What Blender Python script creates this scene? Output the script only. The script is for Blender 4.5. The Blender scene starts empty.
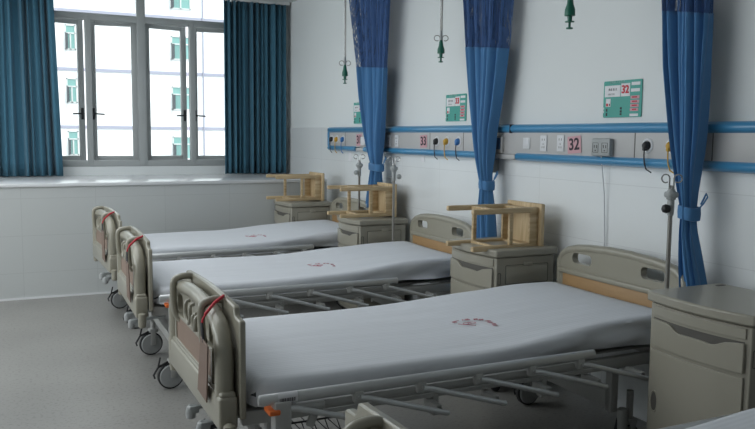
import bpy, bmesh, math, random
from mathutils import Vector, Matrix, Euler
random.seed(7)
PI = math.pi
COL = bpy.context.scene.collection

# ------------------------------------------------------------------ materials
def nodes_of(m):
    m.use_nodes = True
    nt = m.node_tree
    return nt, nt.nodes, nt.links, nt.nodes['Principled BSDF']

def mat(name, rgb, rough=.5, var=.06, scale=6., metal=0., coat=0., bump=0., bscale=40., stretch=(1, 1, 1), sheen=0., spec=.5):
    m = bpy.data.materials.new(name)
    nt, N, L, b = nodes_of(m)
    tc = N.new('ShaderNodeTexCoord'); mp = N.new('ShaderNodeMapping'); mp.inputs['Scale'].default_value = stretch
    L.new(tc.outputs['Object'], mp.inputs[0])
    nz = N.new('ShaderNodeTexNoise'); nz.inputs['Scale'].default_value = scale; nz.inputs['Detail'].default_value = 3
    L.new(mp.outputs[0], nz.inputs['Vector'])
    mx = N.new('ShaderNodeMix'); mx.data_type = 'RGBA'
    mx.inputs[6].default_value = (*[c*(1-var) for c in rgb], 1); mx.inputs[7].default_value = (*[min(1, c*(1+var)) for c in rgb], 1)
    L.new(nz.outputs['Fac'], mx.inputs[0]); L.new(mx.outputs[2], b.inputs['Base Color'])
    b.inputs['Roughness'].default_value = rough; b.inputs['Metallic'].default_value = metal
    b.inputs['Coat Weight'].default_value = coat; b.inputs['Coat Roughness'].default_value = .15
    b.inputs['Sheen Weight'].default_value = sheen
    b.inputs['Specular IOR Level'].default_value = spec
    if bump:
        n2 = N.new('ShaderNodeTexNoise'); n2.inputs['Scale'].default_value = bscale
        L.new(mp.outputs[0], n2.inputs['Vector'])
        bp = N.new('ShaderNodeBump'); bp.inputs['Strength'].default_value = bump; bp.inputs['Distance'].default_value = .01
        L.new(n2.outputs['Fac'], bp.inputs['Height']); L.new(bp.outputs[0], b.inputs['Normal'])
    return m

M = {}
M['plastic'] = mat('beige_plastic', (.30, .282, .225), .32, .03, coat=.35)
M['cabinet'] = mat('cabinet_plastic', (.31, .292, .238), .35, .03, coat=.2)
M['cabinet_dark'] = mat('cabinet_shadow_gap', (.09, .085, .075), .7)
M['steel'] = mat('painted_steel', (.40, .40, .385), .4, .03)
M['alu'] = mat('aluminium', (.56, .57, .57), .32, .03, metal=.45)
M['chrome'] = mat('chrome', (.45, .45, .44), .22, .02, metal=.9)
M['pole'] = mat('dull_steel_pole', (.28, .27, .25), .35, .02, metal=.6)
M['black'] = mat('black_plastic', (.02, .02, .022), .5)
M['tyre_grey'] = mat('wheel_grey', (.36, .37, .37), .5)
M['orange'] = mat('orange_plastic', (.75, .16, .03), .45)
M['board'] = mat('brown_card', (.20, .135, .105), .6, .08, 12)
M['decor'] = mat('brown_decor', (.24, .165, .125), .5, .1, 10, stretch=(1, 1, 6))
M['decor_head'] = mat('ochre_wood_decor', (.36, .22, .10), .5, .12, 10, stretch=(1, 1, 8))
M['ribbon'] = mat('red_ribbon', (.62, .04, .06), .6)
M['red'] = mat('red_ink', (.55, .24, .28), .8)
M['redtext'] = mat('red_print', (.6, .02, .04), .6)
M['blacktext'] = mat('black_print', (.03, .02, .03), .6)
M['white'] = mat('white_paper', (.78, .78, .80), .6)
M['pinkcard'] = mat('pink_card', (.62, .36, .40), .6)
M['teal'] = mat('teal_card', (.06, .36, .30), .45)
M['teal_light'] = mat('pale_teal_print', (.35, .62, .56), .5)
M['paint'] = mat('wall_paint', (.77, .80, .80), .55, .02, 1.5, bump=.03, bscale=120)
M['ceiling'] = mat('ceiling_paint', (.72, .74, .73), .8, .02)
M['stone'] = mat('ledge_stone', (.74, .75, .76), .18, .04, 5)
M['winframe'] = mat('grey_window_frame', (.40, .42, .42), .35, .03)
M['panel'] = mat('trunking_grey', (.50, .495, .49), .4, .02)
M['rail_blue'] = mat('blue_plastic_rail', (.055, .255, .47), .3, .03, coat=.3)
M['socket_white'] = mat('socket_white', (.70, .71, .73), .35)
M['yellow'] = mat('yellow_plug', (.62, .36, .04), .5)
M['blueplug'] = mat('blue_plug', (.05, .20, .50), .4)
M['blueslip'] = mat('blue_slip_paper', (.10, .20, .36), .5)  # tint of the painted curtain reflection
M['screen'] = mat('dark_blue_screen', (.07, .14, .26), .3)
M['greyplug'] = mat('grey_box', (.36, .38, .38), .4)
M['green'] = mat('green_plastic', (.01, .14, .09), .35)
M['cord'] = mat('white_cord', (.66, .68, .70), .5)
M['darkcord'] = mat('dark_cord', (.05, .05, .06), .5)
M['bluefabric'] = mat('blue_curtain_fabric', (.075, .205, .41), .8, .07, 14, stretch=(1, 1, .2), sheen=.2, spec=.15)
M['tealfabric'] = mat('teal_window_curtain', (.055, .15, .215), .85, .12, 8, stretch=(1, 1, .1), sheen=.15, spec=.1)
M['facade'] = mat('facade_white', (.86, .86, .87), .8, .02)
M['band'] = mat('facade_band', (.34, .34, .42), .8, .02)
M['facadeglass'] = mat('facade_glass', (.20, .38, .36), .3, .1, 1.)
M['facadeframe'] = mat('facade_window_frame', (.6, .62, .62), .5)
M['facadedark'] = mat('facade_dark', (.06, .07, .08), .6)
M['asphalt'] = mat('outside_ground', (.35, .35, .34), .9)

def tile_mat(name, rgb, axis):
    m = bpy.data.materials.new(name)
    nt, N, L, b = nodes_of(m)
    g = N.new('ShaderNodeTexCoord'); s = N.new('ShaderNodeSeparateXYZ'); L.new(g.outputs['Object'], s.inputs[0])
    c = N.new('ShaderNodeCombineXYZ'); L.new(s.outputs[axis], c.inputs[0])
    ad = N.new('ShaderNodeMath'); ad.operation = 'ADD'; ad.inputs[1].default_value = .09
    L.new(s.outputs['Z'], ad.inputs[0]); L.new(ad.outputs[0], c.inputs[1])
    off = N.new('ShaderNodeVectorMath'); off.operation = 'ADD'; off.inputs[1].default_value = (-.205+6 if axis == 'X' else -.2+6, 0, 0)
    L.new(c.outputs[0], off.inputs[0])
    br = N.new('ShaderNodeTexBrick'); br.offset = 0; br.squash = 1
    br.inputs['Scale'].default_value = 1; br.inputs['Brick Width'].default_value = .6; br.inputs['Row Height'].default_value = .32
    br.inputs['Mortar Size'].default_value = .0022; br.inputs['Mortar Smooth'].default_value = .3
    br.inputs['Color1'].default_value = (*rgb, 1); br.inputs['Color2'].default_value = (*[c_*.985 for c_ in rgb], 1)
    br.inputs['Mortar'].default_value = (*[c_*.86 for c_ in rgb], 1)
    L.new(off.outputs[0], br.inputs['Vector']); L.new(br.outputs['Color'], b.inputs['Base Color'])
    b.inputs['Roughness'].default_value = .38; b.inputs['Specular IOR Level'].default_value = .35
    nz = N.new('ShaderNodeTexNoise'); nz.inputs['Scale'].default_value = 2.2
    bp = N.new('ShaderNodeBump'); bp.inputs['Strength'].default_value = .12; bp.inputs['Distance'].default_value = .01
    L.new(g.outputs['Object'], nz.inputs['Vector']); L.new(nz.outputs['Fac'], bp.inputs['Height']); L.new(bp.outputs[0], b.inputs['Normal'])
    return m
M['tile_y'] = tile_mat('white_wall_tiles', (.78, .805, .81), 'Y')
M['tile_x'] = tile_mat('white_ledge_tiles', (.54, .56, .555), 'X')  # same white tile, base colour darkened for the shade on the backlit ledge front

def floor_mat():
    m = bpy.data.materials.new('speckled_vinyl_floor')
    nt, N, L, b = nodes_of(m)
    g = N.new('ShaderNodeTexCoord')
    n1 = N.new('ShaderNodeTexNoise'); n1.inputs['Scale'].default_value = 55; n1.inputs['Detail'].default_value = 4
    n2 = N.new('ShaderNodeTexNoise'); n2.inputs['Scale'].default_value = 1.3; n2.inputs['Detail'].default_value = 3
    for n in (n1, n2): L.new(g.outputs['Object'], n.inputs['Vector'])
    r = N.new('ShaderNodeValToRGB'); r.color_ramp.elements[0].position = .36; r.color_ramp.elements[0].color = (.245, .24, .225, 1)
    r.color_ramp.elements[1].position = .46; r.color_ramp.elements[1].color = (.315, .308, .29, 1)
    L.new(n1.outputs['Fac'], r.inputs[0])
    mx = N.new('ShaderNodeMix'); mx.data_type = 'RGBA'; mx.blend_type = 'MULTIPLY'; mx.inputs[0].default_value = .35
    L.new(r.outputs[0], mx.inputs[6]); L.new(n2.outputs['Fac'], mx.inputs[7]); L.new(mx.outputs[2], b.inputs['Base Color'])
    b.inputs['Roughness'].default_value = .38
    return m
M['floor'] = floor_mat()

def sheet_mat():
    m = bpy.data.materials.new('white_striped_sheet')
    nt, N, L, b = nodes_of(m)
    g = N.new('ShaderNodeTexCoord')
    w = N.new('ShaderNodeTexWave'); w.bands_direction = 'Y'; w.inputs['Scale'].default_value = 14; w.inputs['Distortion'].default_value = .3
    L.new(g.outputs['Object'], w.inputs['Vector'])
    mx = N.new('ShaderNodeMix'); mx.data_type = 'RGBA'
    mx.inputs[6].default_value = (.66, .68, .715, 1); mx.inputs[7].default_value = (.71, .73, .765, 1)
    L.new(w.outputs['Fac'], mx.inputs[0]); L.new(mx.outputs[2], b.inputs['Base Color'])
    b.inputs['Roughness'].default_value = .75; b.inputs['Specular IOR Level'].default_value = .25
    nz = N.new('ShaderNodeTexNoise'); nz.inputs['Scale'].default_value = 5
    mp = N.new('ShaderNodeMapping'); mp.inputs['Scale'].default_value = (.35, 1.6, 1.6)
    L.new(g.outputs['Object'], mp.inputs[0]); L.new(mp.outputs[0], nz.inputs['Vector'])
    bp = N.new('ShaderNodeBump'); bp.inputs['Strength'].default_value = .35; bp.inputs['Distance'].default_value = .03
    L.new(nz.outputs['Fac'], bp.inputs['Height']); L.new(bp.outputs[0], b.inputs['Normal'])
    return m
M['sheet'] = sheet_mat()

def wood_mat(sc=(2, 22, 22), name='pale_pine_wood'):
    m = bpy.data.materials.new(name)
    nt, N, L, b = nodes_of(m)
    g = N.new('ShaderNodeTexCoord'); mp = N.new('ShaderNodeMapping'); mp.inputs['Scale'].default_value = sc
    L.new(g.outputs['Object'], mp.inputs[0])
    nz = N.new('ShaderNodeTexNoise'); nz.inputs['Scale'].default_value = 2.2; nz.inputs['Detail'].default_value = 5
    L.new(mp.outputs[0], nz.inputs['Vector'])
    r = N.new('ShaderNodeValToRGB'); r.color_ramp.elements[0].position = .3; r.color_ramp.elements[0].color = (.42, .29, .15, 1)
    r.color_ramp.elements[1].position = .65; r.color_ramp.elements[1].color = (.62, .48, .29, 1)
    L.new(nz.outputs['Fac'], r.inputs[0]); L.new(r.outputs[0], b.inputs['Base Color']); b.inputs['Roughness'].default_value = .5
    return m
M['wood'] = wood_mat(); M['wood_seat'] = wood_mat((20, 16, 2), 'pale_pine_seat')

def glass_mat():
    m = bpy.data.materials.new('window_glass'); m.use_nodes = True
    nt = m.node_tree; N, L = nt.nodes, nt.links; N.clear()
    o = N.new('ShaderNodeOutputMaterial'); t = N.new('ShaderNodeBsdfTransparent'); t.inputs[0].default_value = (.93, .96, .95, 1)
    gl = N.new('ShaderNodeBsdfGlossy'); gl.inputs['Roughness'].default_value = .03
    lw = N.new('ShaderNodeFresnel'); lw.inputs[0].default_value = 1.4
    mx = N.new('ShaderNodeMixShader'); L.new(lw.outputs[0], mx.inputs[0]); L.new(t.outputs[0], mx.inputs[1]); L.new(gl.outputs[0], mx.inputs[2])
    L.new(mx.outputs[0], o.inputs[0]); return m
M['glass'] = glass_mat()

def net_mat():
    m = bpy.data.materials.new('blue_mesh_netting'); m.use_nodes = True
    nt = m.node_tree; N, L = nt.nodes, nt.links; b = N['Principled BSDF']; o = N['Material Output']
    b.inputs['Base Color'].default_value = (.045, .105, .26, 1); b.inputs['Roughness'].default_value = .85
    t = N.new('ShaderNodeBsdfTransparent'); mx = N.new('ShaderNodeMixShader')
    g = N.new('ShaderNodeTexCoord'); mp = N.new('ShaderNodeMapping'); mp.inputs['Scale'].default_value = (38, 38, 2.2)
    nz = N.new('ShaderNodeTexNoise'); nz.inputs['Scale'].default_value = 2.5; nz.inputs['Detail'].default_value = 2
    L.new(g.outputs['Object'], mp.inputs[0]); L.new(mp.outputs[0], nz.inputs['Vector'])
    r = N.new('ShaderNodeMapRange'); r.inputs[1].default_value = .5; r.inputs[2].default_value = .75; r.inputs[3].default_value = .05; r.inputs[4].default_value = .75
    L.new(nz.outputs['Fac'], r.inputs[0]); L.new(r.outputs[0], mx.inputs[0])
    L.new(b.outputs[0], mx.inputs[1]); L.new(t.outputs[0], mx.inputs[2]); L.new(mx.outputs[0], o.inputs[0])
    return m
M['net'] = net_mat()

# ------------------------------------------------------------------ mesh helpers
class MB:
    def __init__(s): s.v = []; s.f = []
    def add(s, vs, fs):
        k = len(s.v); s.v += [tuple(v) for v in vs]; s.f += [tuple(i+k for i in f) for f in fs]; return s
    def add_bm(s, bm):
        bm.verts.index_update(); s.add([v.co for v in bm.verts], [[v.index for v in f.verts] for f in bm.faces]); bm.free(); return s
    def box(s, x0, x1, y0, y1, z0, z1, bev=0., seg=2, rot=None):
        bm = bmesh.new(); bmesh.ops.create_cube(bm, size=1)
        c = Vector(((x0+x1)/2, (y0+y1)/2, (z0+z1)/2)); d = (x1-x0, y1-y0, z1-z0)
        for v in bm.verts: v.co = Vector((v.co.x*d[0], v.co.y*d[1], v.co.z*d[2]))
        if bev: bmesh.ops.bevel(bm, geom=list(bm.edges), offset=min(bev, min(map(abs, d))*.49), segments=seg, profile=.5, affect='EDGES')
        for v in bm.verts:
            if rot: v.co = rot @ v.co
            v.co += c
        return s.add_bm(bm)
    def bar(s, a, b, w, h, bev=0., up=(0, 0, 1)):
        a, b = Vector(a), Vector(b); d = b-a; l = d.length; x = d.normalized(); u = Vector(up)
        y = u.cross(x).normalized(); z = x.cross(y)
        R = Matrix((x, y, z)).transposed()
        c = (a+b)/2
        return s.box(c.x-l/2, c.x+l/2, c.y-w/2, c.y+w/2, c.z-h/2, c.z+h/2, bev, 2, R)
    def tube(s, pts, r, n=10, closed=False, cap=True, flat=None):
        pts = [Vector(p) for p in pts]; m = len(pts); rings = []
        rr = r if isinstance(r, (list, tuple)) else [r]*m
        prev = None
        for i, p in enumerate(pts):
            a = pts[(i-1) % m] if (i or closed) else p; b = pts[(i+1) % m] if (i < m-1 or closed) else p
            t = (b-a).normalized()
            if prev is None:
                u = Vector((0, 0, 1)) if abs(t.z) < .9 else Vector((1, 0, 0)); x = t.cross(u).normalized()
            else: x = (prev - t*prev.dot(t)).normalized()
            prev = x; y = t.cross(x)
            rings.append([p + x*math.cos(2*PI*k/n)*rr[i] + y*math.sin(2*PI*k/n)*rr[i] for k in range(n)])
        vs = [q for g in rings for q in g]; fs = []
        for i in range(m if closed else m-1):
            j = (i+1) % m
            for k in range(n): fs.append((i*n+k, i*n+(k+1) % n, j*n+(k+1) % n, j*n+k))
        if cap and not closed: fs += [tuple(range(n-1, -1, -1)), tuple((m-1)*n+k for k in range(n))]
        return s.add(vs, fs)
    def lathe(s, prof, c=(0, 0, 0), axis='Z', n=20):
        vs = []; fs = []
        for r, h in prof:
            for k in range(n):
                a = 2*PI*k/n; x, y = r*math.cos(a), r*math.sin(a)
                p = {'Z': (x, y, h), 'Y': (x, h, y), 'X': (h, x, y)}[axis]
                vs.append((p[0]+c[0], p[1]+c[1], p[2]+c[2]))
        for i in range(len(prof)-1):
            for k in range(n): fs.append((i*n+k, i*n+(k+1) % n, (i+1)*n+(k+1) % n, (i+1)*n+k))
        fs += [tuple(range(n-1, -1, -1)), tuple((len(prof)-1)*n+k for k in range(n))]
        return s.add(vs, fs)
    def sheet_yz(s, outer, holes, x0, x1, fn=None):
        """outline with holes in (a,b) coordinates, given thickness; fn maps (a,b,depth) to a point"""
        fn = fn or (lambda a, b, d: (d, a, b))
        bm = bmesh.new()
        for loop in [outer]+holes:
            vs = [bm.verts.new((p[0], p[1], 0)) for p in loop]
            for i in range(len(vs)): bm.edges.new((vs[i], vs[(i+1) % len(vs)]))
        bmesh.ops.triangle_fill(bm, use_beauty=True, use_dissolve=False, edges=list(bm.edges))
        r = bmesh.ops.extrude_face_region(bm, geom=list(bm.faces))
        for g in r['geom']:
            if isinstance(g, bmesh.types.BMVert): g.co.z = 1
        for v in bm.verts: v.co = Vector(fn(v.co.x, v.co.y, x0 if v.co.z < .5 else x1))
        return s.add_bm(bm)
    def grid(s, f, nu, nv):
        vs = [f(i/nu, j/nv) for j in range(nv+1) for i in range(nu+1)]
        fs = [(j*(nu+1)+i, j*(nu+1)+i+1, (j+1)*(nu+1)+i+1, (j+1)*(nu+1)+i) for j in range(nv) for i in range(nu)]
        return s.add(vs, fs)
    def build(s, name, m, parent=None, angle=40, bev=0., flat=False):
        me = bpy.data.meshes.new(name); me.from_pydata(s.v, [], s.f)
        bm = bmesh.new(); bm.from_mesh(me); bmesh.ops.recalc_face_normals(bm, faces=bm.faces); bm.to_mesh(me); bm.free()
        me.materials.append(m)
        if not flat:
            me.shade_smooth(); me.set_sharp_from_angle(angle=math.radians(angle))
        o = bpy.data.objects.new(name, me); COL.objects.link(o)
        if parent: o.parent = parent
        if bev:
            b = o.modifiers.new('bevel', 'BEVEL'); b.width = bev; b.segments = 2; b.limit_method = 'ANGLE'; b.angle_limit = math.radians(40)
        return o

def tag(o, label, cat, group=None, kind=None):
    if kind: o['kind'] = kind
    if label: o['label'] = label
    if cat: o['category'] = cat
    if group: o['group'] = group
    return o
def thing(name, label, cat, loc=(0, 0, 0), rz=0., group=None):
    o = bpy.data.objects.new(name, None); COL.objects.link(o); o.empty_display_size = .1
    o.location = loc; o.rotation_euler = (0, 0, rz)
    return tag(o, label, cat, group)
def struct(name, mb, m, **k):
    o = mb.build(name, m, **k); o['kind'] = 'structure'; return o
def kids(o): return [c for c in list(COL.objects) if c.parent == o]
def copy_tree(o, parent=None):
    c = o.copy(); COL.objects.link(c)
    if parent: c.parent = parent
    for ch in kids(o): copy_tree(ch, c)
    return c
def arc(cx, cy, r, a0, a1, n):
    return [(cx+r*math.cos(math.radians(a0+(a1-a0)*i/n)), cy+r*math.sin(math.radians(a0+(a1-a0)*i/n))) for i in range(n+1)]
def catmull(p, n=4):
    p = [Vector(q) for q in p]; o = []
    for i in range(len(p)-1):
        a, b, c, d = p[max(i-1, 0)], p[i], p[i+1], p[min(i+2, len(p)-1)]
        for k in range(n):
            t = k/n; o.append(.5*((2*b)+(c-a)*t+(2*a-5*b+4*c-d)*t*t+(3*b-a-3*c+d)*t**3))
    return o+[p[-1]]
def rrect(x0, x1, y0, y1, r, n=4):
    return arc(x1-r, y1-r, r, 0, 90, n)+arc(x0+r, y1-r, r, 90, 180, n)+arc(x0+r, y0+r, r, 180, 270, n)+arc(x1-r, y0+r, r, 270, 360, n)
def smooth(t): t = max(0, min(1, t)); return t*t*(3-2*t)
def interp(tab, x):
    if x <= tab[0][0]: return tab[0][1]
    for (a, p), (b, q) in zip(tab, tab[1:]):
        if x <= b: return p+(q-p)*smooth((x-a)/(b-a)) if False else p+(q-p)*(x-a)/(b-a)
    return tab[-1][1]
WALLROT = Matrix(((0, 0, -1), (-1, 0, 0), (0, 1, 0)))     # text facing the room from the right wall
def text(body, size, m, loc, rot, name, parent=None, ext=.0006, sx=1.):
    cu = bpy.data.curves.new(name, 'FONT'); cu.body = body; cu.size = size; cu.extrude = ext
    cu.offset = size*.022 if name == 'number' else 0; cu.align_x = 'CENTER'; cu.align_y = 'CENTER'
    t = bpy.data.objects.new(name, cu); COL.objects.link(t)
    dg = bpy.context.evaluated_depsgraph_get()
    me = bpy.data.meshes.new_from_object(t.evaluated_get(dg)); bpy.data.objects.remove(t); bpy.data.curves.remove(cu)
    me.transform(Matrix.Translation(Vector(loc)) @ (rot @ Matrix.Diagonal((sx, 1, 1))).to_4x4())
    me.materials.clear(); me.materials.append(m)
    o = bpy.data.objects.new(name, me); COL.objects.link(o)
    if parent: o.parent = parent
    return o

# ------------------------------------------------------------------ room shell
CEIL = 2.878; WX0 = -6.2; YF = -3.0; WY = 8.5; LY = 7.254; LZ = .9965; TZ = 1.508
def quadbox(*a): return MB().box(*a)
struct('floor', quadbox(WX0, .2, YF, WY+.2, -.1, 0), M['floor'], flat=True)
struct('ceiling', quadbox(WX0-.2, .2, YF-.2, WY, CEIL, CEIL+.22), M['ceiling'], flat=True)
struct('wall_right', quadbox(0, .2, YF, WY+.25, 0, CEIL), M['paint'], flat=True)
struct('wall_left', quadbox(WX0-.2, WX0, YF, WY+.25, 0, CEIL), M['paint'], flat=True)
struct('wall_front', quadbox(WX0, 0, YF-.2, YF, 0, CEIL), M['paint'], flat=True)
# tiled dado on the right wall
struct('trim_1', MB().box(-.008, 0, YF, WY, 0, TZ, .003), M['tile_y'])
# window wall with two openings
OP = [(-2.66, -.50), (-5.75, -3.55)]
OZ0, OZ1 = 1.085, 2.96
w = MB()
w.box(WX0, 0, WY, WY+.25, 0, OZ0)
w.box(WX0, 0, WY, WY+.25, OZ1, 3.1)
for a, b in ((-.50, 0), (-3.55, -2.66), (WX0, -5.75)): w.box(a, b, WY, WY+.25, OZ0, OZ1)
struct('wall_back', w, M['paint'], flat=True)
# deep boxed-in ledge under the window: tiled front and stone top
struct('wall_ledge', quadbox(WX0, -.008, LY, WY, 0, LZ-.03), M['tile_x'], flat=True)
struct('trim_2', MB().box(WX0, -.008, LY-.012, WY, LZ-.03, LZ, .004), M['stone'])
struct('baseboard_back', MB().box(WX0, -.008, LY-.006, LY, 0, .018), M['stone'])

# ------------------------------------------------------------------ windows
def window(ops, name, angles):
    x0, x1 = ops; fr = MB(); y0, y1 = WY+.04, WY+.11
    cx = (x0+x1)/2
    def fb(a, b, c, d): fr.box(a, b, y0, y1, c, d, .006)
    fb(x0, x1, OZ0, 1.15); fb(x0, x1, OZ1-.05, OZ1); fb(x0, x0+.05, OZ0, OZ1); fb(x1-.05, x1, OZ0, OZ1)
    fb(x0+.04, x1-.04, 2.574, 2.643)
    y0 -= .004; fb(cx-.043, cx+.043, OZ0+.01, OZ1-.01)
    y0 += .002; fb(cx-.555, cx-.500, OZ0+.02, 2.61); fb(cx+.500, cx+.555, OZ0+.02, 2.61)
    root = struct(name, fr, M['winframe'])
    g = MB()
    g.box(x0+.05, cx-.043, WY+.07, WY+.076, 2.643, OZ1-.05); g.build('top_pane', M['glass'], root, flat=True)
    g = MB(); g.box(cx+.043, x1-.05, WY+.07, WY+.076, 2.643, OZ1-.05); g.build('top_pane', M['glass'], root, flat=True)
    wd = .47
    hinges = ((cx-.550-wd, 1), (cx-.035, -1), (cx+.035, 1), (cx+.550+wd, -1))
    for (hx, sg), an in zip(hinges, angles):
        s = MB(); z0, z1 = 1.135, 2.600; t = .058; dpt = .05
        for a, b, c, d in ((0, t, z0, z1), (wd-t, wd, z0, z1), (t, wd-t, z0, z0+t), (t, wd-t, z1-t, z1)):
            s.box(min(sg*a, sg*b), max(sg*a, sg*b), -dpt/2, dpt/2, c, d, .008)
        so = s.build('sash', M['winframe'], root)
        so.location = (hx, WY+.138, 0); so.rotation_euler = (0, 0, math.radians(an)*sg)
        p = MB(); a, b = sorted((sg*t, sg*(wd-t))); p.box(a, b, -.003, .003, z0+t, z1-t); p.build('pane', M['glass'], so, flat=True)
        h = MB(); hc = sg*(wd-t/2)
        h.box(hc-.013, hc+.013, -dpt/2-.008, -dpt/2, 1.57, 1.69, .004)
        h.tube([(hc, -dpt/2-.005, 1.63), (hc, -dpt/2-.04, 1.63), (hc-sg*.03, -dpt/2-.045, 1.63), (hc-sg*.11, -dpt/2-.045, 1.625)], .008, 8)
        h.build('window_handle', M['black'], so)
    return root
window(OP[0], 'window_1', (12, 9, 12, 9))
window(OP[1], 'window_2', (0, 0, 0, 0))

# window curtains, hung from a track at the ceiling
def pleated(x0, x1, yc, z0, z1, n, amp, seed, lower=0.):
    rnd = random.Random(seed); ph = [rnd.uniform(0, 6.28) for _ in range(4)]
    def f(u, v):
        uu = u + .018*math.sin(2*PI*u*2.3+ph[0]) + .01*math.sin(2*PI*5.1*u+ph[1])
        x = x0+(x1-x0)*u + lower*(v)*0
        a = amp*(.65+.35*math.sin(2*PI*u*3.1+ph[2]))
        y = yc + a*math.sin(2*PI*n*uu) + .3*a*math.sin(2*PI*n*2.1*uu+ph[3]+v*.6)
        # hem flares out a little toward the bottom
        x += (1-v)*lower*(u-.5)*2
        return (x, y, z0+(z1-z0)*v)
    m = MB().grid(f, n*14, 12); return m
def window_curtain(x0, x1, label, seed, lower):
    o = pleated(x0, x1, 8.36, LZ+.008, CEIL-.03, 11, .05, seed, lower).build('window_curtain', M['tealfabric'])
    sm = o.modifiers.new('solid', 'SOLIDIFY'); sm.thickness = .004
    return tag(o, label, 'curtain', 'teal window curtains')
window_curtain(-3.22, -2.435, 'dark teal pleated curtain hanging at the left edge of the window', 3, .045)
window_curtain(-.755, -.065, 'dark teal pleated curtain hanging in the corner right of the window', 5, .0)
tag(MB().box(-5.9, -.02, 8.33, 8.37, CEIL-.03, CEIL, .004).build('curtain_track', M['ceiling']), 'white ceiling track above the teal window curtains', 'curtain track')

# ------------------------------------------------------------------ outside
b0 = thing('apartment_building', 'bright white tiled building seen through the window, with green glass windows', 'building', (0, 50, -12))
MB().box(-30, 40, 0, 8, 0, 40).build('facade', M['facade'], b0, flat=True)
for k in range(-2, 6):
    z = 5.18+12+k*3.4; MB().box(-30, 40, -.08, 0, z-.09, z+.09).build('band', M['band'], b0, flat=True)
for cxw, hw in ((-12.5, .6), (-6.2, .3), (.70, .30), (7.15, .62), (13.5, .6)):
    for k in range(-1, 4):
        z0 = (6.3 if cxw < 3 else 6.02)+12+(k-1)*3.1
        wf = MB(); x0, x1 = cxw-hw, cxw+hw; zt = z0+1.45
        for a, b, c, d in ((x0, x1, z0, z0+.07), (x0, x1, zt-.07, zt), (x0, x0+.07, z0, zt), (x1-.07, x1, z0, zt), (x0, x1, z0+.92, z0+1.0), (cxw-.04, cxw+.04, z0, z0+.95)):
            wf.box(a, b, -.1, 0, c, d)
        wo = wf.build('window_frame', M['facadeframe'], b0, flat=True)
        MB().box(x0+.07, x1-.07, -.04, -.02, z0+.07, zt-.07).build('pane', M['facadeglass'], wo, flat=True)
        MB().box(cxw-hw+.02, cxw-hw+.14, -.5, -.06, z0+.05, z0+.92).build('open_sash', M['facadedark'], wo, flat=True)
dp = MB().tube([(8.5, -.15, 0), (8.5, -.15, 40)], .045, 8).build('drain_pipe', M['band'], b0)
struct('ground', MB().box(-60, 60, 9.5, 50, -12.2, -12), M['asphalt'], flat=True)

# ------------------------------------------------------------------ hospital beds
L0 = 2.107; W0 = .886
def caster(parent, lx, ly, r=.074, ang=0.):
    f = MB()
    f.lathe([(.016, .16), (.016, .30)], (0, 0, 0), 'Z', 12)
    f.box(-.03, .03, -.024, .024, .148, .172, .008)
    f.box(-.022, .012, -.030, -.025, .068, .165, .002); f.box(-.022, .012, .025, .030, .068, .165, .002)
    c = f.build('caster', M['steel'], parent); c.location = (lx, ly, 0); c.rotation_euler = (0, 0, ang)
    MB().lathe([(.03, -.014), (r-.008, -.015), (r, -.010), (r, .010), (r-.008, .015), (.03, .014)], (-.015, 0, r), 'Y', 26).build('tyre', M['black'], c)
    MB().lathe([(.008, -.022), (r-.012, -.020), (r-.008, -.015), (r-.008, .015), (r-.012, .020), (.008, .022)], (-.015, 0, r), 'Y', 24).build('wheel_cover', M['tyre_grey'], c)
    p = MB(); p.tube([(-.02, 0, .158), (-.085, 0, .130), (-.112, -.005, .090), (-.105, -.005, .07)], [.007, .007, .006, .005], 8)
    p.tube([(-.085, 0, .130), (-.072, 0, .185)], [.006, .005], 8)
    p.build('brake_pedal', M['black'], c)
    return c

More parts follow.
